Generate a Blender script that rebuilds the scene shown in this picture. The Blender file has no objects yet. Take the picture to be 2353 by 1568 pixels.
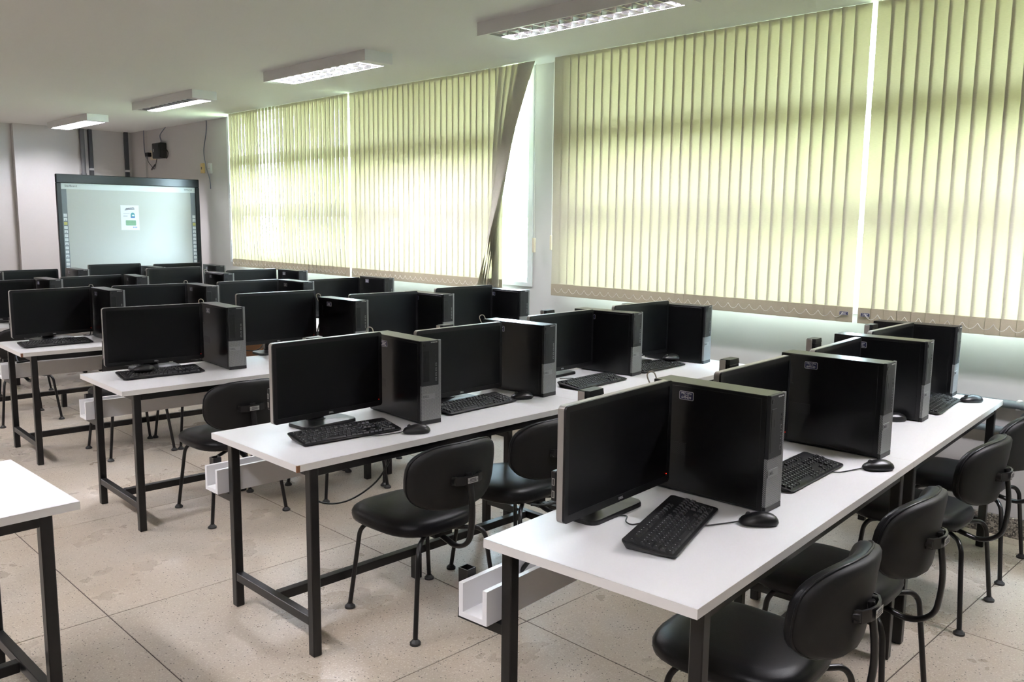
import bpy, bmesh, math, random
from mathutils import Matrix, Vector
random.seed(7)
PI = math.pi
scene = bpy.context.scene
COL = scene.collection

# ------------------------------------------------------------------ camera
cam_d = bpy.data.cameras.new('camera'); cam = bpy.data.objects.new('camera', cam_d); COL.objects.link(cam)
cam_d.sensor_fit = 'HORIZONTAL'; cam_d.sensor_width = 36.0
cam_d.lens = 36.0 * 1970.8265 / 2353.0
cam_d.clip_start = 0.05; cam_d.clip_end = 200
RT = Vector((0.71148059, -0.70262741, 0.01049275)); UP = Vector((0.08898411, 0.10489696, 0.99049405))
FW = Vector((0.69704892, 0.7037836, -0.13715482))
m4 = Matrix.Identity(4)
for i in range(3):
    m4[i][0] = RT[i]; m4[i][1] = UP[i]; m4[i][2] = -FW[i]
m4[2][3] = 1.609006
cam.matrix_world = m4
scene.camera = cam

# ------------------------------------------------------------------ world, sun, exposure
world = bpy.data.worlds.new('world'); scene.world = world; world.use_nodes = True
bg = world.node_tree.nodes['Background']
bg.inputs[0].default_value = (0.66, 0.84, 1.0, 1); bg.inputs[1].default_value = 42.0
sun_d = bpy.data.lights.new('sun', 'SUN'); sun_d.energy = 22.0; sun_d.angle = 0.01; sun_d.color = (1.0, 0.95, 0.86)
sun = bpy.data.objects.new('sun', sun_d); COL.objects.link(sun)
sun.rotation_euler = (math.radians(18), math.radians(20), 0); sun.location = (9, 4, 8)
TUBE_STRENGTH = 190.0
scene.view_settings.view_transform = 'Standard'; scene.view_settings.look = 'None'
scene.view_settings.gamma = 1.0; scene.view_settings.use_curve_mapping = False
scene.view_settings.exposure = 0.95
scene.cycles.caustics_reflective = False; scene.cycles.caustics_refractive = False
scene.cycles.sample_clamp_indirect = 6.0
scene.cycles.max_bounces = 10; scene.cycles.diffuse_bounces = 5; scene.cycles.glossy_bounces = 4
scene.cycles.transparent_max_bounces = 12; scene.cycles.transmission_bounces = 8

# ------------------------------------------------------------------ materials
def base_mat(name):
    m = bpy.data.materials.new(name); m.use_nodes = True
    return m, m.node_tree, m.node_tree.nodes['Principled BSDF']
def mat(name, col, rough=0.5, metal=0.0, spec=0.5, noise=0.0, nscale=8.0, bump=0.0, bscale=200.0, emit=None, estr=0.0):
    m, nt, b = base_mat(name)
    b.inputs['Base Color'].default_value = (*col, 1); b.inputs['Roughness'].default_value = rough
    b.inputs['Metallic'].default_value = metal; b.inputs['Specular IOR Level'].default_value = spec
    tc = nt.nodes.new('ShaderNodeTexCoord')
    if noise > 0:
        n = nt.nodes.new('ShaderNodeTexNoise'); n.inputs['Scale'].default_value = nscale; n.inputs['Detail'].default_value = 4
        nt.links.new(tc.outputs['Object'], n.inputs['Vector'])
        mx = nt.nodes.new('ShaderNodeMix'); mx.data_type = 'RGBA'
        mx.inputs[6].default_value = (*[c * (1 - noise) for c in col], 1); mx.inputs[7].default_value = (*[min(1, c * (1 + noise)) for c in col], 1)
        nt.links.new(n.outputs['Fac'], mx.inputs[0]); nt.links.new(mx.outputs[2], b.inputs['Base Color'])
    if bump > 0:
        n2 = nt.nodes.new('ShaderNodeTexNoise'); n2.inputs['Scale'].default_value = bscale; n2.inputs['Detail'].default_value = 3
        nt.links.new(tc.outputs['Object'], n2.inputs['Vector'])
        bp = nt.nodes.new('ShaderNodeBump'); bp.inputs['Strength'].default_value = bump; bp.inputs['Distance'].default_value = 0.001
        nt.links.new(n2.outputs['Fac'], bp.inputs['Height']); nt.links.new(bp.outputs['Normal'], b.inputs['Normal'])
    if emit:
        b.inputs['Emission Color'].default_value = (*emit, 1); b.inputs['Emission Strength'].default_value = estr
    return m

def floor_mat():
    m, nt, b = base_mat('terrazzo'); N = nt.nodes; L = nt.links
    g = N.new('ShaderNodeNewGeometry')
    def noise(scale, det=4, rough=0.55):
        n = N.new('ShaderNodeTexNoise'); n.inputs['Scale'].default_value = scale; n.inputs['Detail'].default_value = det
        n.inputs['Roughness'].default_value = rough
        L.new(g.outputs['Position'], n.inputs['Vector']); return n
    def ramp(src, stops):
        r = N.new('ShaderNodeValToRGB'); L.new(src, r.inputs['Fac'])
        e = r.color_ramp.elements
        e[0].position = stops[0][0]; e[0].color = (*stops[0][1], 1); e[1].position = stops[-1][0]; e[1].color = (*stops[-1][1], 1)
        for p, c in stops[1:-1]:
            x = e.new(p); x.color = (*c, 1)
        return r
    def mix(fac, a, bb, mode='MIX'):
        x = N.new('ShaderNodeMix'); x.data_type = 'RGBA'; x.blend_type = mode
        if hasattr(fac, 'links') or not isinstance(fac, float): L.new(fac, x.inputs[0])
        else: x.inputs[0].default_value = fac
        for s, v in ((6, a), (7, bb)):
            if isinstance(v, tuple): x.inputs[s].default_value = (*v, 1)
            else: L.new(v, x.inputs[s])
        return x.outputs[2]
    big = noise(1.3, 5); c0 = ramp(big.outputs['Fac'], [(0.30, (0.42, 0.335, 0.245)), (0.52, (0.50, 0.425, 0.345)), (0.72, (0.49, 0.455, 0.41))])
    fine = noise(160, 3, 0.7); c1 = mix(0.35, c0.outputs['Color'], ramp(fine.outputs['Fac'], [(0.3, (0.34, 0.29, 0.235)), (0.7, (0.62, 0.56, 0.48))]).outputs['Color'])
    st = noise(3.1, 2.2, 0.5); stf = ramp(st.outputs['Fac'], [(0.52, (0, 0, 0)), (0.80, (0.42, 0.42, 0.42))])
    c2 = mix(stf.outputs['Color'], c1, (0.30, 0.27, 0.22))
    v = N.new('ShaderNodeTexVoronoi'); v.inputs['Scale'].default_value = 100; L.new(g.outputs['Position'], v.inputs['Vector'])
    sep = N.new('ShaderNodeSeparateColor'); L.new(v.outputs['Color'], sep.inputs[0])
    a1 = N.new('ShaderNodeMath'); a1.operation = 'LESS_THAN'; L.new(v.outputs['Distance'], a1.inputs[0]); a1.inputs[1].default_value = 0.26
    a2 = N.new('ShaderNodeMath'); a2.operation = 'LESS_THAN'; L.new(sep.outputs[0], a2.inputs[0]); a2.inputs[1].default_value = 0.20
    a3 = N.new('ShaderNodeMath'); a3.operation = 'MULTIPLY'; L.new(a1.outputs[0], a3.inputs[0]); L.new(a2.outputs[0], a3.inputs[1])
    c3 = mix(a3.outputs[0], c2, (0.09, 0.075, 0.06))
    v2 = N.new('ShaderNodeTexVoronoi'); v2.inputs['Scale'].default_value = 210; L.new(g.outputs['Position'], v2.inputs['Vector'])
    sp2 = N.new('ShaderNodeSeparateColor'); L.new(v2.outputs['Color'], sp2.inputs[0])
    b2 = N.new('ShaderNodeMath'); b2.operation = 'GREATER_THAN'; L.new(sp2.outputs[1], b2.inputs[0]); b2.inputs[1].default_value = 0.86
    bf = N.new('ShaderNodeMath'); bf.operation = 'MULTIPLY'; L.new(b2.outputs[0], bf.inputs[0]); bf.inputs[1].default_value = 0.25
    c4 = mix(bf.outputs[0], c3, (0.80, 0.76, 0.68))
    L.new(c4, b.inputs['Base Color'])
    rr = ramp(noise(2.2, 4).outputs['Fac'], [(0.35, (0.24, 0.24, 0.24)), (0.65, (0.42, 0.42, 0.42))]); L.new(rr.outputs['Color'], b.inputs['Roughness'])
    return m

def granite_mat():
    m, nt, b = base_mat('granite'); N = nt.nodes; L = nt.links
    g = N.new('ShaderNodeNewGeometry'); n = N.new('ShaderNodeTexVoronoi'); n.inputs['Scale'].default_value = 130
    L.new(g.outputs['Position'], n.inputs['Vector'])
    r = N.new('ShaderNodeValToRGB'); s = N.new('ShaderNodeSeparateColor'); L.new(n.outputs['Color'], s.inputs[0]); L.new(s.outputs[0], r.inputs[0])
    e = r.color_ramp.elements; e[0].color = (0.03, 0.03, 0.03, 1); e[1].color = (0.42, 0.38, 0.33, 1); x = e.new(0.5); x.color = (0.16, 0.14, 0.12, 1)
    L.new(r.outputs[0], b.inputs['Base Color']); b.inputs['Roughness'].default_value = 0.3
    return m

def fabric_mat(name, diff, trans, fac):
    m = bpy.data.materials.new(name); m.use_nodes = True; nt = m.node_tree; N = nt.nodes; L = nt.links
    N.remove(N['Principled BSDF']); out = N['Material Output']
    tc = N.new('ShaderNodeTexCoord'); mp = N.new('ShaderNodeMapping'); mp.inputs['Scale'].default_value = (1, 30, 240)
    L.new(tc.outputs['Object'], mp.inputs[0])
    n = N.new('ShaderNodeTexNoise'); n.inputs['Scale'].default_value = 1.6; n.inputs['Detail'].default_value = 3; L.new(mp.outputs[0], n.inputs['Vector'])
    def tint(c):
        x = N.new('ShaderNodeMix'); x.data_type = 'RGBA'
        x.inputs[6].default_value = (*[k * 0.88 for k in c], 1); x.inputs[7].default_value = (*[min(1, k * 1.1) for k in c], 1)
        L.new(n.outputs['Fac'], x.inputs[0]); return x.outputs[2]
    d = N.new('ShaderNodeBsdfDiffuse'); L.new(tint(diff), d.inputs[0])
    t = N.new('ShaderNodeBsdfTranslucent'); L.new(tint(trans), t.inputs[0])
    mx = N.new('ShaderNodeMixShader'); mx.inputs[0].default_value = fac
    L.new(d.outputs[0], mx.inputs[1]); L.new(t.outputs[0], mx.inputs[2]); L.new(mx.outputs[0], out.inputs[0])
    return m

def glass_mat():
    m = bpy.data.materials.new('window_glass'); m.use_nodes = True; nt = m.node_tree; N = nt.nodes; L = nt.links
    N.remove(N['Principled BSDF']); out = N['Material Output']
    t = N.new('ShaderNodeBsdfTransparent'); t.inputs[0].default_value = (0.93, 0.96, 0.95, 1)
    g = N.new('ShaderNodeBsdfGlossy'); g.inputs['Roughness'].default_value = 0.02
    lw = N.new('ShaderNodeLayerWeight'); p5 = N.new('ShaderNodeMath'); p5.operation = 'POWER'; L.new(lw.outputs['Facing'], p5.inputs[0]); p5.inputs[1].default_value = 5.0
    ad = N.new('ShaderNodeMath'); ad.operation = 'MULTIPLY_ADD'; L.new(p5.outputs[0], ad.inputs[0]); ad.inputs[1].default_value = 0.6; ad.inputs[2].default_value = 0.04
    mx = N.new('ShaderNodeMixShader'); L.new(ad.outputs[0], mx.inputs[0]); L.new(t.outputs[0], mx.inputs[1]); L.new(g.outputs[0], mx.inputs[2])
    L.new(mx.outputs[0], out.inputs[0]); return m

def grille_mat(name, light, dark, pitch, rad):
    # perforated metal: staggered round holes
    m, nt, b = base_mat(name); N = nt.nodes; L = nt.links
    tc = N.new('ShaderNodeTexCoord'); sp = N.new('ShaderNodeSeparateXYZ'); L.new(tc.outputs['Object'], sp.inputs[0])
    def math1(op, a, bb=None):
        x = N.new('ShaderNodeMath'); x.operation = op
        for i, v in enumerate((a, bb)):
            if v is None: continue
            if isinstance(v, (int, float)): x.inputs[i].default_value = v
            else: L.new(v, x.inputs[i])
        return x.outputs[0]
    k = 2 * PI / pitch
    sx = math1('ADD', sp.outputs[0], sp.outputs[1])
    u = math1('COSINE', math1('MULTIPLY', sx, k)); v = math1('COSINE', math1('MULTIPLY', sp.outputs[2], k))
    s = math1('MULTIPLY', u, v)
    hole = math1('GREATER_THAN', s, rad)
    x = N.new('ShaderNodeMix'); x.data_type = 'RGBA'; L.new(hole, x.inputs[0])
    x.inputs[6].default_value = (*light, 1); x.inputs[7].default_value = (*dark, 1); L.new(x.outputs[2], b.inputs['Base Color'])
    b.inputs['Roughness'].default_value = 0.4; b.inputs['Metallic'].default_value = 0.3
    return m

M = {}
M['floor'] = floor_mat(); M['granite'] = granite_mat()
M['joint'] = mat('floor_joint', (0.10, 0.075, 0.065), 0.8, noise=.2)
M['wall'] = mat('wall_paint', (0.61, 0.59, 0.585), 0.6, spec=.3, noise=.025, nscale=1.5, bump=.12, bscale=90)
M['ceil'] = mat('ceiling_paint', (0.82, 0.82, 0.80), 0.75, spec=.2, noise=.015, nscale=1.2)
M['laminate'] = mat('white_laminate', (0.84, 0.835, 0.845), 0.33, spec=.45, noise=.012, nscale=5, bump=.05, bscale=500)
M['edge'] = mat('laminate_edge', (0.79, 0.76, 0.73), 0.45, noise=.05, nscale=12)
M['chip'] = mat('chipped_edge', (0.22, 0.10, 0.05), 0.8, noise=.3, nscale=60)
M['steel'] = mat('black_painted_steel', (0.006, 0.0055, 0.0055), 0.34, spec=.4, noise=.35, nscale=14)
M['vinyl'] = mat('black_vinyl', (0.005, 0.005, 0.006), 0.38, spec=.24, noise=.15, nscale=20, bump=.25, bscale=420)
M['vinylback'] = mat('black_vinyl_back', (0.007, 0.0068, 0.0065), 0.58, spec=.28, noise=.15, nscale=20, bump=.2, bscale=420)
M['brownwood'] = mat('brown_wood', (0.16, 0.07, 0.025), 0.5, noise=.25, nscale=12)
M['rubber'] = mat('black_rubber', (0.02, 0.02, 0.02), 0.6, noise=.1)
M['plastic'] = mat('black_plastic', (0.005, 0.005, 0.0055), 0.38, spec=.38, noise=.1, nscale=30, bump=.06, bscale=900)
M['plastic2'] = mat('charcoal_plastic', (0.014, 0.0145, 0.016), 0.45, spec=.35, noise=.1, nscale=30)
M['case'] = mat('black_case_metal', (0.003, 0.003, 0.0034), 0.28, spec=.42, noise=.1, nscale=30, bump=.05, bscale=900)
M['key'] = mat('key_plastic', (0.009, 0.009, 0.010), 0.42, spec=.4, noise=.1)
M['keywell'] = mat('key_well', (0.006, 0.006, 0.007), 0.5)
M['screen'] = mat('dark_screen', (0.002, 0.002, 0.0024), 0.33, spec=.26)
M['silver'] = mat('silver_plastic', (0.48, 0.46, 0.44), 0.32, metal=.55, noise=.03)
M['white_print'] = mat('white_print', (0.75, 0.75, 0.75), 0.5)
M['dark_print'] = mat('dark_print', (0.06, 0.06, 0.065), 0.5)
M['tag'] = mat('asset_tag_blue', (0.025, 0.025, 0.085), 0.45)
M['tagrim'] = mat('asset_tag_rim', (0.55, 0.55, 0.57), 0.45)
M['plate'] = mat('aluminium_plate', (0.42, 0.41, 0.40), 0.4, metal=.5)
M['grille'] = grille_mat('perforated_grille', (0.34, 0.345, 0.35), (0.03, 0.03, 0.032), 0.0062, 0.18)
M['vent'] = grille_mat('perforated_vent', (0.009, 0.009, 0.010), (0.035, 0.035, 0.036), 0.0062, 0.55)
M['greyplate'] = mat('grey_logo_plate', (0.27, 0.275, 0.28), 0.4, metal=.2)
M['cable'] = mat('black_cable', (0.012, 0.012, 0.012), 0.45)
M['cablebeige'] = mat('beige_cable', (0.55, 0.50, 0.40), 0.5)
M['cableblue'] = mat('blue_grey_cable', (0.17, 0.20, 0.26), 0.5)
M['red'] = mat('red_standby_light', (0.8, 0.02, 0.01), 0.4, emit=(1, 0.03, 0.01), estr=1.0)
M['slat'] = fabric_mat('blind_fabric', (0.55, 0.53, 0.46), (1.0, 0.79, 0.38), 0.044)
M['pocket'] = fabric_mat('blind_pocket_fabric', (0.52, 0.465, 0.35), (0.6, 0.55, 0.4), 0.04)
M['chain'] = mat('bead_chain', (0.80, 0.78, 0.72), 0.4)
M['alu'] = mat('white_aluminium', (0.78, 0.79, 0.80), 0.4, noise=.02)
M['frame'] = mat('window_frame_white', (0.80, 0.82, 0.84), 0.4, noise=.02)
M['glass'] = glass_mat()
M['cream'] = mat('cream_plastic', (0.74, 0.66, 0.50), 0.5)
M['yellowed'] = mat('yellowed_plastic', (0.68, 0.52, 0.22), 0.5)
M['lampwhite'] = mat('lamp_housing_white', (0.80, 0.80, 0.80), 0.4, noise=.01)
M['mirror'] = mat('lamp_reflector', (0.86, 0.86, 0.88), 0.16, metal=1.0)
M['tube'] = mat('lit_tube', (0.9, 0.9, 0.9), 0.4, emit=(0.98, 0.955, 1.02), estr=TUBE_STRENGTH)
M['tubeoff'] = mat('unlit_tube', (0.80, 0.80, 0.82), 0.3)
M['boardframe'] = mat('board_frame_black', (0.006, 0.008, 0.009), 0.30, spec=.4, noise=.1)
M['boardwhite'] = mat('board_white', (0.455, 0.455, 0.42), 0.45, spec=.22, noise=.01)
M['boardtop'] = mat('board_header', (0.60, 0.63, 0.61), 0.35, spec=.3)
M['boardgrey'] = mat('board_strip_grey', (0.16, 0.18, 0.19), 0.4)
M['paper'] = mat('white_paper', (0.66, 0.66, 0.71), 0.8)
M['green'] = mat('poster_green', (0.20, 0.34, 0.22), 0.8, noise=.15, nscale=50)
M['teal'] = mat('poster_teal', (0.10, 0.30, 0.34), 0.8, noise=.2, nscale=60)
M['blue'] = mat('print_blue', (0.10, 0.18, 0.45), 0.7)
M['iconwhite'] = mat('icon_white', (0.66, 0.68, 0.68), 0.6)
M['icongrey'] = mat('icon_mark', (0.15, 0.17, 0.19), 0.6)
M['iconred'] = mat('icon_red', (0.55, 0.16, 0.13), 0.6)
M['icongreen'] = mat('icon_green', (0.22, 0.45, 0.22), 0.6)
M['iconyellow'] = mat('icon_yellow', (0.50, 0.45, 0.14), 0.6)
M['conduit'] = mat('grey_conduit', (0.15, 0.155, 0.165), 0.45, noise=.05)
M['conduitdark'] = mat('dark_conduit', (0.045, 0.047, 0.055), 0.45, noise=.05)
M['pipe'] = mat('grey_blue_pipe', (0.16, 0.19, 0.21), 0.4, noise=.05)
M['ground'] = mat('ground_blind_tint', (0.17, 0.18, 0.10), 0.9, noise=.1, nscale=2)  # unseen ground, dark green-grey chosen to tint and dim the blind tops
M['concrete'] = mat('added_eave_concrete', (0.42, 0.42, 0.40), 0.9, noise=.1, nscale=3)

# ------------------------------------------------------------------ mesh helpers
class MB:
    def __init__(s): s.v = []; s.f = []; s.mi = []; s.sm = []; s.cur = 0; s.smooth = False
    def add(s, vs, fs, mi=None, smooth=None):
        o = len(s.v); s.v += [tuple(p) for p in vs]
        for f in fs:
            s.f.append(tuple(i + o for i in f)); s.mi.append(s.cur if mi is None else mi); s.sm.append(s.smooth if smooth is None else smooth)
        return s
    def box(s, x0, x1, y0, y1, z0, z1, mi=None, c=0.0):
        # c > 0: chamfered edges (24 verts)
        if c <= 0:
            vs = [(x, y, z) for x in (x0, x1) for y in (y0, y1) for z in (z0, z1)]
            fs = [(0, 1, 3, 2), (4, 6, 7, 5), (0, 4, 5, 1), (2, 3, 7, 6), (0, 2, 6, 4), (1, 5, 7, 3)]
            return s.add(vs, fs, mi, False)
        bm = bmesh.new(); bmesh.ops.create_cube(bm, size=1)
        for v in bm.verts:
            v.co = ((x0 + x1) / 2 + v.co.x * (x1 - x0), (y0 + y1) / 2 + v.co.y * (y1 - y0), (z0 + z1) / 2 + v.co.z * (z1 - z0))
        bmesh.ops.bevel(bm, geom=list(bm.edges), offset=c, segments=1, affect='EDGES', profile=0.5)
        bm.verts.index_update()
        s.add([v.co[:] for v in bm.verts], [[v.index for v in f.verts] for f in bm.faces], mi, False); bm.free(); return s
    def obox(s, p0, p1, w, h, mi=None, up=(0, 0, 1)):
        # square bar from p0 to p1
        p0 = Vector(p0); p1 = Vector(p1); d = (p1 - p0).normalized(); u = Vector(up)
        if abs(d.dot(u)) > 0.99: u = Vector((0, 1, 0))
        a = d.cross(u).normalized() * w / 2; b = a.cross(d).normalized() * h / 2
        vs = [p + sa * a + sb * b for p in (p0, p1) for sa, sb in ((-1, -1), (1, -1), (1, 1), (-1, 1))]
        return s.add(vs, [(3, 2, 1, 0), (4, 5, 6, 7), (0, 1, 5, 4), (1, 2, 6, 5), (2, 3, 7, 6), (3, 0, 4, 7)], mi, False)
    def tube(s, pts, r, n=8, mi=None, ry=None, closed=False, caps=True):
        pts = [Vector(p) for p in pts]; L = len(pts); rings = []
        prev = None
        for i, p in enumerate(pts):
            if closed: t = (pts[(i + 1) % L] - pts[i - 1]).normalized()
            else: t = (pts[min(i + 1, L - 1)] - pts[max(i - 1, 0)]).normalized()
            if prev is None:
                u = Vector((0, 0, 1)) if abs(t.z) < 0.95 else Vector((1, 0, 0))
                a = t.cross(u).normalized()
            else:
                a = (prev - t * prev.dot(t)).normalized()
            prev = a; b = t.cross(a)
            rad = r[i] if isinstance(r, (list, tuple)) else r
            rb = rad if ry is None else ry
            rings.append([p + a * rad * math.cos(2 * PI * k / n) + b * rb * math.sin(2 * PI * k / n) for k in range(n)])
        vs = [v for rg in rings for v in rg]; fs = []
        for i in range(L if closed else L - 1):
            j = (i + 1) % L
            for k in range(n):
                fs.append((i * n + k, i * n + (k + 1) % n, j * n + (k + 1) % n, j * n + k))
        s.add(vs, fs, mi, True)
        if caps and not closed:
            s.add(rings[0], [tuple(range(n - 1, -1, -1))], mi, False); s.add(rings[-1], [tuple(range(n))], mi, False)
        return s
    def rings(s, rings, mi=None, smooth=True, cap0=True, cap1=True):
        n = len(rings[0]); vs = [v for r in rings for v in r]; fs = []
        for i in range(len(rings) - 1):
            for k in range(n):
                fs.append((i * n + k, i * n + (k + 1) % n, (i + 1) * n + (k + 1) % n, (i + 1) * n + k))
        if cap0: fs.append(tuple(range(n - 1, -1, -1)))
        if cap1: fs.append(tuple(range((len(rings) - 1) * n, len(rings) * n)))
        return s.add(vs, fs, mi, smooth)
    def cyl(s, c, r, h, n=16, mi=None, r2=None, axis='z'):
        r2 = r if r2 is None else r2
        def P(k, rr, t):
            a = 2 * PI * k / n; u, v = rr * math.cos(a), rr * math.sin(a)
            return {'z': (c[0] + u, c[1] + v, c[2] + t), 'y': (c[0] + u, c[1] + t, c[2] + v), 'x': (c[0] + t, c[1] + u, c[2] + v)}[axis]
        a = [P(k, r, 0) for k in range(n)]; b = [P(k, r2, h) for k in range(n)]
        s.add(a + b, [(k, (k + 1) % n, n + (k + 1) % n, n + k) for k in range(n)], mi, True)
        s.add(a, [tuple(range(n - 1, -1, -1))], mi, False); s.add(b, [tuple(range(n))], mi, False); return s
    def prism(s, outline, z0, z1, mi=None, smooth=False):
        n = len(outline)
        s.add([(x, y, z0) for x, y in outline] + [(x, y, z1) for x, y in outline],
              [(k, (k + 1) % n, n + (k + 1) % n, n + k) for k in range(n)], mi, smooth)
        s.add([(x, y, z0) for x, y in outline], [tuple(range(n - 1, -1, -1))], mi, False)
        s.add([(x, y, z1) for x, y in outline], [tuple(range(n))], mi, False); return s
    def mesh(s, name, mats):
        me = bpy.data.meshes.new(name); me.from_pydata(s.v, [], s.f)
        for m in (mats if isinstance(mats, (list, tuple)) else [mats]): me.materials.append(m)
        me.polygons.foreach_set('material_index', s.mi); me.polygons.foreach_set('use_smooth', s.sm)
        me.validate(); me.update()
        bm = bmesh.new(); bm.from_mesh(me); bmesh.ops.recalc_face_normals(bm, faces=bm.faces); bm.to_mesh(me); bm.free()
        return me
def rrect(w, h, r, n=5, cx=0, cy=0):
    pts = []
    for sx, sy, a0 in ((1, 1, 0), (-1, 1, 90), (-1, -1, 180), (1, -1, 270)):
        for k in range(n + 1):
            a = math.radians(a0 + 90 * k / n)
            pts.append((cx + sx * (w / 2 - r) + r * math.cos(a), cy + sy * (h / 2 - r) + r * math.sin(a)))
    return pts
def smooth_path(pts, r, n=5):
    pts = [Vector(p) for p in pts]; out = [pts[0]]
    for i in range(1, len(pts) - 1):
        p = pts[i]; a = (pts[i - 1] - p); b = (pts[i + 1] - p); rr = min(r, a.length * .49, b.length * .49)
        p0 = p + a.normalized() * rr; p1 = p + b.normalized() * rr
        for k in range(n + 1):
            t = k / n; out.append(p0 * (1 - t) ** 2 + p * 2 * t * (1 - t) + p1 * t * t)
    out.append(pts[-1]); return out
def spline(pts, n=6):
    P = [Vector(p) for p in pts]; out = []
    for i in range(len(P) - 1):
        p0, p1, p2, p3 = P[max(i - 1, 0)], P[i], P[i + 1], P[min(i + 2, len(P) - 1)]
        for k in range(n):
            t = k / n
            out.append(0.5 * (2 * p1 + (p2 - p0) * t + (2 * p0 - 5 * p1 + 4 * p2 - p3) * t * t + (3 * p1 - p0 - 3 * p2 + p3) * t ** 3))
    out.append(P[-1]); return out
_txt = {}
def text_mesh(body, size, m, align='CENTER'):
    k = (body, size, m.name)
    if k in _txt: return _txt[k]
    cu = bpy.data.curves.new('lettering', 'FONT'); cu.body = body; cu.size = size; cu.align_x = align; cu.align_y = 'CENTER'
    cu.resolution_u = 3; cu.extrude = 0.0003
    o = bpy.data.objects.new('lettering', cu); COL.objects.link(o)
    dg = bpy.context.evaluated_depsgraph_get()
    me = bpy.data.meshes.new_from_object(o.evaluated_get(dg)); me.name = 'lettering'
    bpy.data.objects.remove(o); me.materials.clear(); me.materials.append(m)
    _txt[k] = me; return me

# ------------------------------------------------------------------ object helpers
def obj(name, me, parent=None, loc=(0, 0, 0), rot=(0, 0, 0), label=None):
    o = bpy.data.objects.new(name, me); COL.objects.link(o); o.location = loc; o.rotation_euler = rot
    if parent: o.parent = parent
    if label: o['label'] = label
    return o
def tag(o, label, cat, group=None):
    o['label'] = label; o['category'] = cat
    if group: o['group'] = group
    return o
def thing(name, label, cat, loc=(0, 0, 0), rz=0, group=None):
    o = bpy.data.objects.new(name, None); COL.objects.link(o); o.empty_display_size = .05
    o.location = loc; o.rotation_euler = (0, 0, rz); return tag(o, label, cat, group)
def struct(name, me, parent=None, loc=(0, 0, 0)):
    o = obj(name, me, parent, loc)
    if not parent: o['kind'] = 'structure'
    return o
KIDS = {}
def dup(root, loc, rz, label, group=None):
    r = root.copy(); COL.objects.link(r); r.location = loc; r.rotation_euler = (0, 0, rz); r['label'] = label
    if group: r['group'] = group
    for ch in [o for o in ALL(root)]:
        c = ch.copy(); COL.objects.link(c); c.parent = r
        for g in ALL(ch):
            d = g.copy(); COL.objects.link(d); d.parent = c
    return r
def ALL(o): return list(o.children)

ROW = {1: 'rearmost desk row', 2: 'second desk row from the rear', 3: 'third desk row from the rear', 4: 'fourth desk row from the rear',
       5: 'fifth desk row from the rear', 6: 'desk row next to the whiteboard'}
ST = {1: 'at the aisle end', 2: 'second from the aisle', 3: 'third from the aisle', 4: 'by the window wall'}

# ------------------------------------------------------------------ room shell
HC = 2.806; XW = 4.907; YF = 12.64; XL = -4.2; YB = -2.6
S = 1.2081; GX = 1.16786; GY = 3.50455
fl = struct('floor', MB().box(XL, XW + .2, YB, YF + .2, -0.12, -0.004).mesh('floor', M['joint']))
J = 0.0022
for i in range(-5, 5):
    for j in range(-6, 9):
        x0, y0 = GX + i * S, GY + j * S
        xa, xb, ya, yb = max(x0 + J, XL), min(x0 + S - J, XW + .0), max(y0 + J, YB), min(y0 + S - J, YF)
        if xb - xa < .02 or yb - ya < .02: continue
        obj('tile', MB().box(xa - x0, xb - x0, ya - y0, yb - y0, -0.003, 0, c=.0012).mesh('tile', M['floor']), fl, (x0, y0, 0))
struct('ceiling', MB().box(XL, XW + .15, YB, YF + .2, HC, HC + .12).mesh('ceiling', M['ceil']))
# front wall with its shallow pilaster
wf = struct('wall_front', MB().box(XL, XW + .15, YF, YF + .15, 0, HC).mesh('wall_front', M['wall']))
obj('pilaster', MB().box(3.36, 3.93, YF - .09, YF, 0, HC).mesh('pilaster', M['wall']), wf)
struct('wall_left', MB().box(XL - .15, XL, YB, YF + .15, 0, HC).mesh('wall_left', M['wall']))
struct('wall_back', MB().box(XL, XW + .15, YB - .15, YB, 0, HC).mesh('wall_back', M['wall']))
# window wall: solid parts around two wide openings
SILL = 1.115; W1 = (4.74, 9.78); W2 = (-0.6, 4.30); T = .16
wb = MB()
wb.box(XW, XW + T, YB, YF, 0, SILL)
for a, b in ((YB, W2[0]), (W2[1], W1[0]), (W1[1], YF)): wb.box(XW, XW + T, a, b, SILL, HC)
ww = struct('wall_right', wb.mesh('wall_right', M['wall']))
obj('corner_pilaster', MB().box(XW - .03, XW, 12.15, YF, 0, HC).mesh('corner_pilaster', M['wall']), ww)
struct('baseboard_right', MB().box(XW - .018, XW, YB, YF, 0, .108, c=.003).mesh('baseboard_right', M['granite']))
struct('baseboard_front', MB().box(XL, XW - .02, YF - .018, YF, 0, .108, c=.003).mesh('baseboard_front', M['granite']))
# outdoors: ground, and an unseen eave added to darken the upper blinds
struct('ground_outside', MB().box(XW + T, 60, -40, 50, -.4, -.3).mesh('ground', M['ground']))
struct('added_roof', MB().box(XW + T, XW + T + .55, YB - .3, YF + .3, HC + .05, HC + .22).mesh('added_overhang', M['concrete']))

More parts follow.
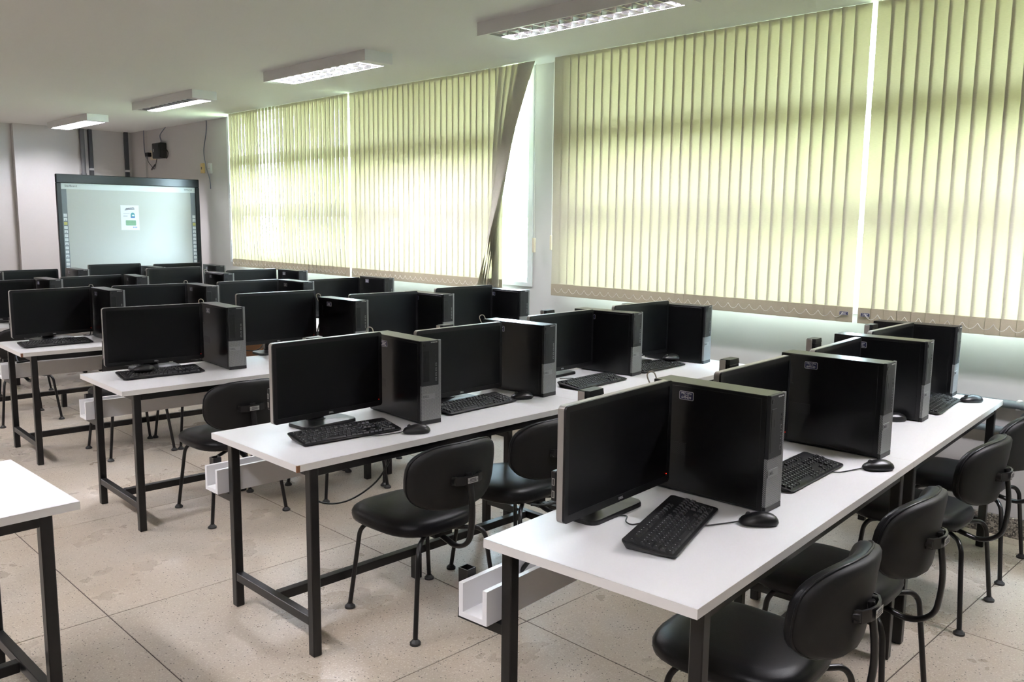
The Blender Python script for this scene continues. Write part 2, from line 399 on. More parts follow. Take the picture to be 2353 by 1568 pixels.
def window(n, y0, y1, nb):
    w = thing_struct = bpy.data.objects.new('window_%d' % n, None); COL.objects.link(w); w['kind'] = 'structure'; w.location = (XW, y0, SILL)
    L = y1 - y0; Hh = HC - SILL; fx0, fx1 = .03, .085
    fr = MB(); fw = .055
    fr.box(fx0, fx1, 0, L, 0, fw); fr.box(fx0, fx1, 0, L, Hh - .03, Hh); fr.box(fx0, fx1, 0, fw, fw, Hh - .03); fr.box(fx0, fx1, L - fw, L, fw, Hh - .03)
    obj('window_frame', fr.mesh('window_frame', M['frame']), w)
    # flush white casing on the room side
    cs = MB(); cs.box(-.012, .03, -.008, .04, -.012, Hh); cs.box(-.012, .03, L - .04, L + .008, -.012, Hh); cs.box(-.012, .03, .04, L - .04, -.012, .02)
    obj('window_casing', cs.mesh('window_casing', M['frame']), w)
    zs = [(.60, .14), (1.18, .11)]          # two transoms
    for zc, h in zs: obj('transom', MB().box(fx0, fx1, fw, L - fw, zc - h / 2, zc + h / 2).mesh('transom', M['frame']), w)
    bays = [fw + (L - 2 * fw) * k / nb for k in range(nb + 1)]
    for b in bays[1:-1]: obj('mullion', MB().box(fx0, fx1 + .01, b - .02, b + .02, fw, Hh - .03).mesh('mullion', M['frame']), w)
    zb = [fw, .53, .67, 1.125, 1.235, Hh - .03]
    for k in range(nb):
        for q in range(3):
            obj('pane', MB().box(.055, .059, bays[k] + .02, bays[k + 1] - .02, zb[2 * q], zb[2 * q + 1]).mesh('pane', M['glass']), w)
window(1, *W1, 4); window(2, *W2, 4)

# ------------------------------------------------------------------ vertical blinds
XB = 4.77; ZB = 1.066; SW = .0915; PK = .088
def slat_mesh(ang_top, ang_mid, ang_bot, z1=1.7385):
    mb = MB(); n = 10; cols = 3; vs = []
    for i in range(n + 1):
        t = i / n; z = PK + (z1 - PK) * t
        a = ang_bot + (ang_mid - ang_bot) * min(1, t / .12) if t < .12 else ang_mid + (ang_top - ang_mid) * (t - .12) / .88
        for c in range(cols):
            u = (c / (cols - 1) - .5) * SW; bow = .0015 * (1 - (2 * c / (cols - 1) - 1) ** 2)
            vs.append((u * math.sin(a) - bow * math.cos(a), u * math.cos(a) + bow * math.sin(a), z))
    fs = [(i * cols + c, i * cols + c + 1, (i + 1) * cols + c + 1, (i + 1) * cols + c) for i in range(n) for c in range(cols - 1)]
    return mb.add(vs, fs, 0, True).mesh('slat', M['slat'])
pocket_me = MB().box(-.0025, .0025, -SW / 2, SW / 2, 0, PK, c=.001).mesh('weight_pocket', M['pocket'])
def chain_mesh(ys, x):
    mb = MB()
    for a, b in zip(ys[:-1], ys[1:]):
        if abs(b - a) > .2: continue
        mb.tube([(x, a + (b - a) * k / 6, .058 - .032 * (1 - (2 * k / 6 - 1) ** 2)) for k in range(7)], .0017, 4, caps=False)
    return mb.mesh('bead_chain', M['chain'])
def blind(label, ys, angs, name='vertical_blind'):
    b = thing(name, label, 'blind', (XB, ys[0], ZB), 0, 'vertical blinds along the windows')
    y0 = ys[0]
    obj('headrail', MB().box(.02, .05, min(ys) - y0 - .04, max(ys) - y0 + .04, 1.712, 1.738).mesh('headrail', M['alu']), b)
    cache = {}
    for y, (at, am, ab) in zip(ys, angs):
        k = tuple(round(q, 3) for q in (at, am, ab))
        if k not in cache: cache[k] = slat_mesh(*k)
        s = obj('slat', cache[k], b, (0, y - y0, 0))
        obj('weight_pocket', pocket_me, s, (0, 0, 0), (0, 0, -k[2]))
    ch = obj('bead_chain', chain_mesh([y - y0 for y in ys], -.022), b); ch['kind'] = 'stuff'
    return b
D = math.radians
def jit(a, s): return a + random.uniform(-s, s)
def seq(y0, y1, n): return [y0 + (y1 - y0) * k / (n - 1) for k in range(n)]
qa = [D(v) for v in (-6, -5, -7.5, -4, -9)]
def closed_angs(n, wide=()):
    out = []
    for k in range(n):
        a = random.choice(qa); out.append((a, a + D(random.choice((-2, 0, 2))), D(-7)))
    return out
ys1 = seq(9.44, 7.11, 32); a1 = []
for k, y in enumerate(ys1):
    base = random.choice((4.5, 5.5, 6.5)); mid = base + random.choice((1, 2, 3))
    if 9 <= k <= 13: mid = 21; base = 10 + (k % 3)
    if k < 4: mid = base
    a1.append((D(base), D(mid), D(3)))
blind('yellow-beige vertical blind with open gaping slats, on the whiteboard side', ys1, a1)
ys2 = seq(6.985, 4.985, 28)
b2 = blind('yellow-beige vertical blind whose end slats are gathered and pulled aside', ys2, closed_angs(28))
ys3 = seq(4.352, 2.125, 31)
b3 = blind('yellow-beige closed vertical blind between the white pillar and the bright slit', ys3, closed_angs(31))
ys4 = seq(2.002, -0.62, 37)
b4 = blind('yellow-beige closed vertical blind over the rearmost desk row', ys4, closed_angs(37))
# blue inventory tags on the two end slats beside the slit
def asset_tag(w, h, parent, loc, rot, number=None, name='asset_label'):
    me = MB().prism(rrect(w, h, h * .16, 3), 0, .0006, 0).prism(rrect(w * .92, h * .86, h * .12, 3), .0006, .0009, 1)
    me.cur = 2
    if number is None:
        for k, (y, ww_) in enumerate(((.22, .7), (-.02, .5), (-.24, .72))):
            n = 6
            for q in range(n):
                xa = -w * ww_ / 2 + w * ww_ * q / n
                me.box(xa, xa + w * ww_ / n * .7, h * y - h * .07, h * y + h * .07, .0009, .0012, 2)
    o = obj(name, me.mesh('asset_label', [M['tagrim'], M['tag'], M['white_print']]), parent, loc, rot)
    if number:
        return o, number
    return o
for b_, idx in ((b3, -1), (b4, 0)):
    sl = [c for c in b_.children if c.name.startswith('slat')][idx]
    asset_tag(.05, .022, sl, (-.012, 0, .05), (D(90), 0, D(-90 + 7)))
# gathered slats: five strips swept aside toward the foot of the blind
def gathered(yt, yb, x, tw, bow):
    mb = MB(); n = 22; cols = 4; vs = []; x0_ = x * .25 - .004
    for i in range(n + 1):
        t = i / n; z = 1.735 * (1 - t) + .03 * t
        yy = yt + (yb - yt) * (t ** 0.95) + bow * math.sin(PI * t)
        a = D(-12) + tw * max(0, (t - .35) / .65) ** 1.2
        for c in range(cols):
            u = (c / (cols - 1) - .5) * SW
            vs.append((x0_ + (x - x0_) * min(1, t * 3) - .03 * math.sin(PI * t) - u * math.sin(-a) , yy + u * math.cos(a), z))
    fs = [(i * cols + c, i * cols + c + 1, (i + 1) * cols + c + 1, (i + 1) * cols + c) for i in range(n) for c in range(cols - 1)]
    return mb.add(vs, fs, 0, True).mesh('gathered_slat', M['slat'])
y0 = ys2[0]
for k, (yt, yb, x, tw, bow) in enumerate(((4.925, 4.99, -.022, D(20), .0), (4.85, 5.03, -.03, D(55), -.03), (4.775, 5.07, -.042, D(62), -.05), (4.71, 5.09, -.052, D(70), -.04),
                                          (4.67, 5.11, -.062, D(74), -.03), (4.635, 5.13, -.072, D(78), -.02))):
    obj('gathered_slat', gathered(yt - y0, yb - y0, x, tw, bow), b2)
# pull cords with cream weights
def cord(b, y, ztop, zbot, x):
    yy = y - b.location.y
    obj('pull_cord', MB().tube([(x, yy, ztop - ZB), (x, yy + .004, (ztop + zbot) / 2 - ZB), (x, yy, zbot - ZB)], .0022, 5).mesh('pull_cord', M['chain']), b)
    obj('cord_weight', MB().box(x - .011, x + .011, yy - .011, yy + .011, zbot - .112 - ZB, zbot - ZB, c=.003).mesh('cord_weight', M['cream']), b)
cord(b2, 4.66, 2.80, 1.49, .075); cord(b3, 4.475, 2.80, 1.515, .075)
cord([o for o in COL.objects if o.name == 'vertical_blind'][0], 9.64, 2.80, 1.477, .075)

# ------------------------------------------------------------------ ceiling lights
FWD, FLN, FHT = .24, 1.43, .078
hb = MB()
hb.box(-FWD / 2, FWD / 2, 0, FLN, -.012, 0); hb.box(-FWD / 2, -FWD / 2 + .012, 0, FLN, -FHT, -.012); hb.box(FWD / 2 - .012, FWD / 2, 0, FLN, -FHT, -.012)
hb.box(-FWD / 2 + .012, FWD / 2 - .012, 0, .09, -FHT, -.012); hb.box(-FWD / 2 + .012, FWD / 2 - .012, FLN - .09, FLN, -FHT, -.012)
house_me = hb.mesh('housing', M['lampwhite'])
def refl_me():
    mb = MB()   # two parabolic troughs
    for cx in (-.054, .054):
        for sgn in (-1, 1):
            pr = [(cx + sgn * .054, -FHT + .002), (cx + sgn * .05, -.055), (cx + sgn * .038, -.035), (cx + sgn * .016, -.018), (cx, -.0135)]
            vs = [(x, y, z) for x, z in pr for y in (.09, FLN - .09)]
            mb.add(vs, [(2 * i, 2 * i + 1, 2 * i + 3, 2 * i + 2) for i in range(4)], 0, True)
    return mb.mesh('reflector', M['mirror'])
reflector_me = refl_me()
def blade_me():
    mb = MB()
    vs = [(-.052, -.006, -FHT + .001), (.052, -.006, -FHT + .001), (.052, .006, -FHT + .001), (-.052, .006, -FHT + .001), (-.03, 0, -.044), (.03, 0, -.044)]
    return mb.add(vs, [(0, 1, 5, 4), (2, 3, 4, 5), (0, 3, 2, 1), (1, 2, 5), (3, 0, 4)], 0, False).mesh('louver_blade', M['mirror'])
blade = blade_me()
tube_me = MB().tube([(0, .10, 0), (0, FLN - .10, 0)], .013, 10).mesh('tube', M['tube'])
tubeoff_me = MB().tube([(0, .10, 0), (0, FLN - .10, 0)], .013, 10).mesh('tube', M['tubeoff'])
def ceiling_light(x, y, lit, label):
    t = thing('ceiling_light', label, 'ceiling light', (x, y, HC), 0, 'fluorescent lights on the ceiling')
    obj('housing', house_me, t); obj('reflector', reflector_me, t)
    for k, cx in enumerate((-.054, .054)):
        obj('tube', tube_me if lit[k] else tubeoff_me, t, (cx, 0, -.031))
        for q in range(12): obj('louver_blade', blade, t, (cx, .09 + (FLN - .18) * (q + .5) / 12, 0))
    return t
LX = 3.765
ceiling_light(LX, 2.58, (0, 1), 'white ceiling light above the rearmost desk rows with one tube unlit')
ceiling_light(LX, 5.18, (1, 1), 'white ceiling light with both tubes lit before the gathered blind')
ceiling_light(LX, 7.94, (0, 1), 'white ceiling light before the gaping blind with one tube unlit')
ceiling_light(LX, 10.70, (1, 1), 'brightly lit white ceiling light before the whiteboard wall conduits')
for y, n in ((-.2, 'behind the camera end'), (2.58, 'beside the rearmost desk'), (5.18, 'over the middle of the aisle'), (7.94, 'over the far aisle'), (10.7, 'by the front wall')):  # extra fixtures out of view, added for light from the left
    ceiling_light(-.35, y, (1, 1), 'unseen white ceiling light of the added aisle row, ' + n)
ceiling_light(LX, -.2, (1, 1), 'white ceiling light of the window row behind the camera')

# ------------------------------------------------------------------ desks
LEG = .036; TH = .025; HT = .75; TW = .652
def desk(label, loc, rz, L, legs=(.06, .06), trough=True, chip=False, stub=True, t0=.02, loc_z=0):
    t = thing('desk', label, 'desk', (loc[0], loc[1], 0), rz, 'white topped computer desks')
    tb = MB().box(0, L, 0, TW, HT - TH, HT, 1)
    tb.add([(0.0008, .0008, HT + .0006), (L - .0008, .0008, HT + .0006), (L - .0008, TW - .0008, HT + .0006), (0.0008, TW - .0008, HT + .0006)], [(0, 1, 2, 3)], 0, False)
    if chip: tb.box(-.0012, .012, -.0012, .006, HT - TH - .001, HT - .001, 2)
    tp = obj('tabletop', tb.mesh('tabletop', [M['laminate'], M['edge'], M['chip']]), t)
    xa, xb = legs[0], L - legs[1]; ya, yb = .014, TW - .014 - LEG; zt = HT - TH
    for x in (xa, xb - LEG):
        for y in (ya, yb): obj('leg', MB().box(x, x + LEG, y, y + LEG, 0, zt, c=.003).mesh('leg', M['steel']), t)
        obj('end_rail', MB().box(x + .002, x + LEG - .002, ya + LEG, yb, zt - .034, zt, c=.002).mesh('end_rail', M['steel']), t)
        obj('foot_bar', MB().box(x + .002, x + LEG - .002, ya + LEG, yb, .115, .151, c=.002).mesh('foot_bar', M['steel']), t)
    for y in (ya + .002, yb): obj('long_rail', MB().box(xa + LEG, xb - LEG, y, y + LEG - .004, zt - .034, zt, c=.002).mesh('long_rail', M['steel']), t)
    ym = TW / 2 - LEG / 2
    st = obj('stretcher', MB().box(xa + LEG, xb - LEG, ym, ym + LEG, .115, .151, c=.002).mesh('stretcher', M['steel']), t)
    if stub: obj('centre_foot', MB().box(L / 2 - LEG / 2, L / 2 + LEG / 2, ym, ym + LEG, 0, .115, c=.002).mesh('centre_foot', M['steel']), t)
    if trough:
        z0, z1 = .485, .587; y0_, y1_ = TW + .004, TW + .112; tk = .016
        w = MB().box(t0, L - .01, y0_, y1_, z0, z0 + tk, 0)
        tr = obj('cable_trough', w.mesh('cable_trough', [M['laminate']]), t)
        obj('board', MB().box(t0, L - .01, y0_, y0_ + tk, z0 + tk, z1).mesh('board', M['laminate']), tr)
        obj('board', MB().box(t0, L - .01, y1_ - tk, y1_, z0 + tk, z1 + .0).mesh('board', M['laminate']), tr)
        for x in (xa, xb - LEG):
            br = MB(); br.obox((x + LEG / 2, yb + LEG, z0 - .019), (x + LEG / 2, y1_ + .045, z0 - .019), .03, .03)
            a, b_, c_, d_ = x, x + LEG, y1_ + .004, y1_ + .004 + LEG
            tk2 = .0025
            for bx in ((a, a + tk2, c_, d_), (b_ - tk2, b_, c_, d_), (a + tk2, b_ - tk2, c_, c_ + tk2), (a + tk2, b_ - tk2, d_ - tk2, d_)): br.box(*bx, z0 - .0035, z1 + .02)
            obj('trough_bracket', br.mesh('trough_bracket', M['steel']), t)
    return t
rows = {1: (1.5873, 1.0007, .0844, 1.645, 3.154), 2: (1.5287, 2.6139, .0082, 1.592, 3.205), 3: (1.5762, 4.3543, -.0246, 1.545, 3.16),
        4: (1.5717, 6.0219, -.0346, 1.58, 3.17), 5: (1.555, 7.50, -.012, 1.58, 3.17), 6: (1.555, 8.82, 0, 1.58, 3.17)}
for r, (x, y, a, Jn, L) in rows.items():
    desk('white topped desk at the aisle end of the ' + ROW[r], (x, y), a, Jn - .002, chip=r in (2, 4))
    desk('white topped desk against the window wall in the ' + ROW[r], (x + Jn * math.cos(a), y + Jn * math.sin(a)), a, L - Jn, t0=-.006)
desk('bare white topped desk across the aisle, with nothing on it', (-.80, 2.672), .03, 1.645, legs=(.075, .075), trough=False, stub=False)

# ------------------------------------------------------------------ chairs
def se(w, h, e, n, front=1.0):
    out = []
    for k in range(n):
        a = 2 * PI * k / n; c, s = math.cos(a), math.sin(a)
        x = math.copysign(abs(c) ** (2 / e), c) * w / 2; y = math.copysign(abs(s) ** (2 / e), s) * h / 2
        x *= 1 + (front - 1) * (y / h + .5) * 1.0
        out.append((x, y))
    return out
def build_chair():
    parts = {}
    n = 36
    # seat: rounded trapezoid cushion, wider in front
    mb = MB(); out = se(.41, .46, 3.2, n, 1.10); cy = .055
    prof = [(.05, .452), (.35, .4515), (.62, .449), (.80, .4445), (.91, .437), (.97, .427), (1.0, .414), (.995, .4085), (1.0, .403), (.985, .389), (.94, .381), (.80, .378), (.3, .378), (.05, .378)]
    mb.rings([[(x * s, y * s + cy, z) for x, y in out] for s, z in prof])
    parts['seat'] = mb.mesh('seat', M['vinyl'])
    # back: padded front half, flatter rear shell, curved round the sitter
    o2 = se(.435, .265, 3.0, n)
    def bend(x, z, d):   # d: distance rearward from the mid plane
        yy = -.258 + 1.65 * x * x - (z - 0) * .13 - d
        return (x, yy, .637 + z)
    mf = MB(); mf.rings([[bend(x * s, z * s, -d) for x, z in o2] for s, d in ((.05, .044), (.4, .044), (.7, .0435), (.84, .042), (.93, .037), (.98, .027), (1.0, .013), (.995, .0))], cap1=False)
    parts['backrest'] = mf.mesh('backrest', M['vinyl'])
    mr = MB(); mr.rings([[bend(x * s, z * s, d) for x, z in o2] for s, d in ((1.0, .0), (1.0, .008), (.98, .018), (.93, .0235), (.78, .0255), (.4, .0265), (.05, .027))], cap0=False)
    parts['back_shell'] = mr.mesh('back_shell', M['vinylback'])
    pp = MB(); pp.tube([bend(x * 1.003, z * 1.003, -.001) for x, z in o2], .0042, 6, closed=True)
    parts['piping'] = pp.mesh('piping', M['vinyl'])
    # bent support bar
    sb = MB(); sb.tube(smooth_path([(0, .06, .366), (0, -.10, .362), (0, -.225, .330), (0, -.298, .372), (0, -.315, .50), (0, -.293, .652)], .07, 6), 0.0150, 10, ry=.0095)
    parts['back_support'] = sb.mesh('back_support', M['steel'])
    # bracket: bowed strap between two bosses
    bk = MB(); arc = [(-.074, -.277, .628), (-.066, -.294, .628), (-.036, -.308, .628), (0, -.314, .628), (.036, -.308, .628), (.066, -.294, .628), (.074, -.277, .628)]
    bk.rings([[(x, y, z - .017), (x, y, z + .017), (x * .97, y + .007, z + .017), (x * .97, y + .007, z - .017)] for x, y, z in arc], smooth=False)
    for sx in (-1, 1): bk.cyl((sx * .060, -.292, .628), .016, .024, 12, axis='y')
    parts['back_bracket'] = bk.mesh('back_bracket', M['steel'])
    pl = MB().box(-.026, .026, -.3158, -.3145, .617, .639, 0)
    for k, (zz, w) in enumerate(((.633, .030), (.628, .034), (.6225, .034))): pl.box(-w / 2, w / 2, -.3163, -.3158, zz - .0015, zz + .0015, 1)
    for sx in (-1, 1): pl.cyl((sx * .0225, -.3163, .628), .0018, .0006, 8, 1, axis='y')
    parts['number_plate'] = pl.mesh('number_plate', [M['plate'], M['dark_print']])
    up = MB().box(-.13, .13, -.10, .16, .371, .378, c=.001)
    up.box(-.045, .045, -.14, .06, .356, .371)
    parts['seat_plate'] = up.mesh('seat_plate', M['steel'])
    legs = []
    for sx in (-1, 1):
        for sy in (-1, 1):
            yy = .215 if sy > 0 else -.225
            p = [(sx * .06, yy * .45 + .0, .368), (sx * .158, yy * .80, .364), (sx * .176, yy * .88, .335), (sx * .213, yy, .014)]
            lg = MB().tube(smooth_path(p, .045, 5), .0096, 10).mesh('leg', M['steel'])
            gl = MB().cyl((sx * .2135, yy, 0), .0215, .009, 14).cyl((sx * .2135, yy, .009), .019, .011, 14, r2=.011).mesh('glide', M['rubber'])
            legs.append((lg, gl))
    parts['legs'] = legs
    return parts
CP = build_chair()
wood_back = None
def chair(label, x, y, rz, wooden=False):
    t = thing('chair', label, 'chair', (x, y, 0), rz, 'classroom chairs at the desks')
    se_ = obj('seat', CP['seat'], t); b = obj('backrest', CP['backrest'], t); sh = obj('back_shell', CP['back_shell'], t)
    if wooden:
        for o in (b, sh):
            o.data = o.data.copy(); o.data.materials.clear(); o.data.materials.append(M['brownwood'])
    else: obj('piping', CP['piping'], b)
    obj('back_support', CP['back_support'], t); br = obj('back_bracket', CP['back_bracket'], t)
    obj('number_plate', CP['number_plate'], br); obj('seat_plate', CP['seat_plate'], t)
    for lg, gl in CP['legs']:
        l = obj('leg', lg, t); obj('glide', gl, l)
    return t
chair('black vinyl chair tucked in at the aisle end of the rearmost desk row', 2.122, 1.128, .07)
chair('black vinyl chair second from the aisle at the rearmost desk row', 2.79, 1.188, .05)
chair('black vinyl chair third from the aisle at the rearmost desk row', 3.75, 1.265, .04)
chair('black vinyl chair beside the window wall at the rearmost desk row', 4.40, 1.31, .06)
chair('black vinyl chair with scuffed seat edge, aisle end of the second desk row', 2.14, 2.68, 0)
chair('black vinyl chair with blue sheen on its seat, second desk row', 2.715, 2.70, .0)
chair('black vinyl chair at the aisle end of the third desk row', 2.155, 4.395, -.03)
chair('black vinyl chair second from the aisle, third desk row, seen under desks', 2.815, 4.345, -.03)
chair('black vinyl chair third from the aisle, third desk row, seen under desks', 3.25, 4.38, -.03)
chair('black vinyl chair at the aisle end of the fourth desk row', 2.232, 6.045, -.02)
chair('black vinyl chair second from the aisle at the fourth desk row', 2.70, 6.04, .0)
chair('chair with brown wooden backrest at the fourth desk row', 3.19, 6.02, .0, True)
chair('black vinyl chair at the aisle end of the fifth desk row', 1.957, 7.56, .05)
chair('black vinyl chair at the desk row next to the whiteboard', 2.285, 8.90, .0)

# ------------------------------------------------------------------ computers
PW, PD, PH = .102, .41, .36
pc = {}
b = MB(); b.box(.001, PW - .001, .012, PD, .004, PH - .0015, c=.002); pc['case'] = b.mesh('case', M['case'])
b = MB(); b.box(.0, .0022, .03, PD - .012, .012, PH - .012, c=.0008)
pc['side_panel'] = b.mesh('side_panel', M['case'])
b = MB(); b.box(-.0004, .001, PD - .052, PD - .030, PH - .115, PH - .055); b.box(-.0022, .0, PD - .056, PD - .026, PH - .121, PH - .117, 1); pc['latch'] = b.mesh('latch', [M['keywell'], M['case']])
b = MB(); b.box(-.0006, .0, PD - .13, PD - .022, .125, .165); pc['side_vent'] = b.mesh('side_vent', M['vent'])
b = MB(); b.box(0, .0885, .0, .0125, .1665, PH, c=.0015); pc['front_bezel'] = b.mesh('front_bezel', M['plastic2'])
b = MB(); b.box(.0, PW, .001, .0125, 0, .019, c=.0015); pc['base_strip'] = b.mesh('base_strip', M['plastic2'])
b = MB(); b.box(0, .0885, .0015, .0125, .019, .1665); b.box(.0885, PW, .0015, .0125, .019, PH, c=.001); pc['grille'] = b.mesh('grille', M['grille'])
b = MB(); b.box(.008, .040, -.001, .001, .185, .318, c=.0008); b.box(.024, .026, -.0016, -.001, .262, .286, 1); pc['disc_drive'] = b.mesh('disc_drive', [M['plastic'], M['keywell']])
b = MB(); b.cyl((.014, .001, .341), .008, -.003, 14, axis='y'); pc['power_button'] = b.mesh('power_button', M['plastic'])
b = MB()
for k in range(4): b.box(.071, .078, -.0005, .001, .186 + k * .021, .200 + k * .021, 0); b.box(.0725, .0765, -.0012, -.0008, .188 + k * .021, .198 + k * .021, 1)
for k in range(2): b.cyl((.0745, .001, .279 + k * .015), .004, -.002, 10, 1, axis='y')
pc['ports'] = b.mesh('ports', [M['greyplate'], M['keywell']])
b = MB(); b.box(.003, .066, -.0008, .0016, .110, .133, c=.0005); pc['logo_plate'] = b.mesh('logo_plate', M['greyplate'])
b = MB(); b.tube(spline([(.012, PD + .001, PH - .045), (.010, PD + .022, PH - .02), (.006, PD + .03, PH + .006), (.014, PD + .022, PH + .017), (.026, PD + .014, PH + .010), (.028, PD + .003, PH - .02)], 6), .0024, 7)
pc['lock_cable'] = b.mesh('lock_cable', M['cablebeige'])
b = MB()
for k, x in enumerate((.03, .06)): b.tube(spline([(x, PD, .20 - .05 * k), (x, PD + .04, .17 - .05 * k), (x - .02, PD + .05, .06), (x - .03, PD + .045, .006), (x - .06 - .04 * k, PD + .07, .004)], 5), .004, 6)
pc['power_cable'] = b.mesh('power_cable', M['cable'])
def computer(label, x, y, rz, loop=True, number=None, cable=True):
    t = thing('desktop_computer', label, 'computer', (x, y, HT + .0008), rz, 'desktop computers on the desks')
    for k in ('case', 'side_panel', 'front_bezel', 'base_strip', 'grille'): obj(k, pc[k], t)
    s_ = [o for o in t.children if o.name.startswith('side_panel')][0]; f_ = [o for o in t.children if o.name.startswith('front_bezel')][0]
    obj('latch', pc['latch'], s_); obj('side_vent', pc['side_vent'], s_)
    obj('disc_drive', pc['disc_drive'], f_); obj('power_button', pc['power_button'], f_); obj('ports', pc['ports'], f_)
    obj('lettering', text_mesh('OPTIPLEX 990', .0055, M['white_print']), f_, (.064, -.0003, PH - .008), (D(90), 0, 0))
    lp = obj('logo_plate', pc['logo_plate'], t); obj('lettering', text_mesh('DELL', .014, M['dark_print']), lp, (.022, -.0011, .1215), (D(90), 0, 0))
    a = asset_tag(.052, .028, t, (-.0008, .285, .320), (D(90), 0, D(-90)), number)
    if number:
        a = a[0]
        obj('lettering', text_mesh('MEC-UFG', .0088, M['white_print']), a, (0, .0072, .0011)); obj('lettering', text_mesh(number, .0118, M['white_print']), a, (0, -.0062, .0011))
        obj('lettering', text_mesh('PATRIMONIO', .0032, M['white_print']), a, (0, .0012, .0011))
    if loop: obj('lock_cable', pc['lock_cable'], t)
    if cable: obj('power_cable', pc['power_cable'], t)
    return t
PCS = {'1.1': (2.283, 1.22, .041), '1.2': (3.149, 1.232, .037), '1.3': (3.898, 1.357, .076), '1.4': (4.607, 1.466, .108), '2.1': (2.231, 2.789, -.057), '2.2': (3.043, 2.848, .078),
       '2.3': (3.851, 2.919, .1), '2.4': (4.534, 2.89, .155), '3.1': (2.265, 4.585, -.058), '3.2': (3.066, 4.491, .032), '3.3': (3.82, 4.53, .06), '3.4': (4.484, 4.442, .05),
       '4.1': (2.19, 6.176, -.014), '4.2': (2.884, 6.177, -.047), '4.3': (3.696, 6.15, -.007), '4.4': (4.499, 6.14, -.052), '5.1': (2.209, 7.537, .002), '5.2': (2.901, 7.539, -.107),
       '5.3': (3.697, 7.54, -.024), '5.4': (4.476, 7.528, -.003), '6.1': (2.122, 8.89, -.059), '6.2': (2.861, 8.87, -.025), '6.3': (3.615, 8.88, -.03), '6.4': (4.273, 8.885, -.094)}
for k, (x, y, a) in PCS.items():
    r, s = int(k[0]), int(k[2])
    num = {'1.1': '649439', '1.2': '649449'}.get(k)
    computer('black upright computer, %s in the %s' % (ST[s], ROW[r]), x, y, a, loop=k in ('1.1', '2.1', '2.2', '3.1', '3.2', '4.1', '4.2', '4.4', '5.3'), number=num)

# ------------------------------------------------------------------ monitors
MW, MH = .546, .325
mo = {}
def frame_prism(w, h, r, bz, bzb, y0, y1):
    o = rrect(w, h, r, 4); i = rrect(w - 2 * bz, h - bz - bzb, .002, 4, 0, (bzb - bz) / 2); n = len(o)
    vs = [(x, y0, z) for x, z in o] + [(x, y0, z) for x, z in i] + [(x, y1, z) for x, z in o] + [(x, y0 + .0022, z) for x, z in i]
    fs = []
    for k in range(n):
        j = (k + 1) % n
        fs += [(k, j, n + j, n + k), (2 * n + k, 2 * n + j, j, k), (n + k, n + j, 3 * n + j, 3 * n + k)]
    return MB().add(vs, fs, 0, False)
ZC = -MH / 2     # panel parts hang from the panel's top edge at z = 0
def shift(mb, dz): mb.v = [(x, y, z + dz) for x, y, z in mb.v]; return mb
mo['bezel'] = shift(frame_prism(MW, MH, .012, .017, .021, 0, .007), ZC).mesh('bezel', M['plastic'])
mo['screen'] = shift(MB().box(-MW / 2 + .016, MW / 2 - .016, .0018, .006, -MH / 2 + .02, MH / 2 - .016), ZC).mesh('screen', M['screen'])
def xz(o, y, s=1.0, dz=0): return [(x * s, y, z * s + dz) for x, z in o]
oo = rrect(MW + .001, MH + .001, .0125, 4)
b = MB(); b.rings([xz(oo, .0068), xz(oo, .026), xz(rrect(MW - .006, MH - .006, .011, 4), .0295)], smooth=False, cap0=False); mo['back_shell'] = shift(b, ZC).mesh('back_shell', M['silver'])
b = MB(); b.rings([xz(rrect(MW - .02, MH - .02, .02, 4), .029), xz(rrect(MW - .06, MH - .05, .03, 4), .044), xz(rrect(MW - .16, MH - .12, .03, 4), .054)], smooth=False, cap0=False); mo['back_cover'] = shift(b, ZC).mesh('back_cover', M['plastic'])
b = MB(); b.box(-.05, .05, .052, .092, ZC - .05, ZC + .05, c=.004); mo['mount'] = b.mesh('mount', M['plastic'])
b = MB(); b.box(-MW / 2 - .0005, -MW / 2 + .05, .030, .0475, ZC - .105, ZC - .02, c=.003)
for zz in (-.05, -.085): b.box(-MW / 2 - .0012, -MW / 2, .034, .043, ZC + zz - .010, ZC + zz + .010, 1); b.box(-MW / 2 - .0018, -MW / 2 - .0012, .0365, .0405, ZC + zz - .008, ZC + zz + .008, 2)
mo['port_block'] = b.mesh('port_block', [M['plastic'], M['silver'], M['keywell']])
b = MB(); b.box(MW / 2 - .0195, MW / 2 - .0175, -.0006, .001, -MH + .027, -MH + .029); mo['standby_light'] = b.mesh('standby_light', M['red'])
b = MB(); b.cyl((0, .115, .018), .045, .004, 24); b.box(-.040, .040, .105, .131, .014, .355, c=.004)
pts = [(-.036, .094), (.036, .094), (.042, .107), (.042, .132), (-.042, .132), (-.042, .107)]
b.add([(x, y, .352) for x, y in pts] + [(x * .92, y * .96 + .0046, .370) for x, y in pts], [(0, 1, 7, 6), (1, 2, 8, 7), (2, 3, 9, 8), (3, 4, 10, 9), (4, 5, 11, 10), (5, 0, 6, 11), (6, 7, 8, 9, 10, 11)], 0, False)
b.box(-.036, .036, .094, .106, .05, .352, c=.003)
mo['stand_column'] = b.mesh('stand_column', M['plastic'])
b = MB(); b.box(-.0435, -.040, .108, .133, .03, .368, c=.001); b.box(.040, .0435, .108, .133, .03, .368, c=.001); b.box(-.040, .040, .131, .134, .03, .368); mo['column_trim'] = b.mesh('column_trim', M['silver'])
b = MB(); ob = [(x + .014, y + .082) for x, y in rrect(.268, .145, .03, 5)]
b.rings([[(x, y, 0) for x, y in ob], [(x, y, .009) for x, y in ob], [(x * .985, (y - .088) * .98 + .088, .014) for x, y in ob], [(x * .5, (y - .10) * .5 + .10, .019) for x, y in ob]], smooth=False)
mo['stand_base'] = b.mesh('stand_base', M['plastic'])
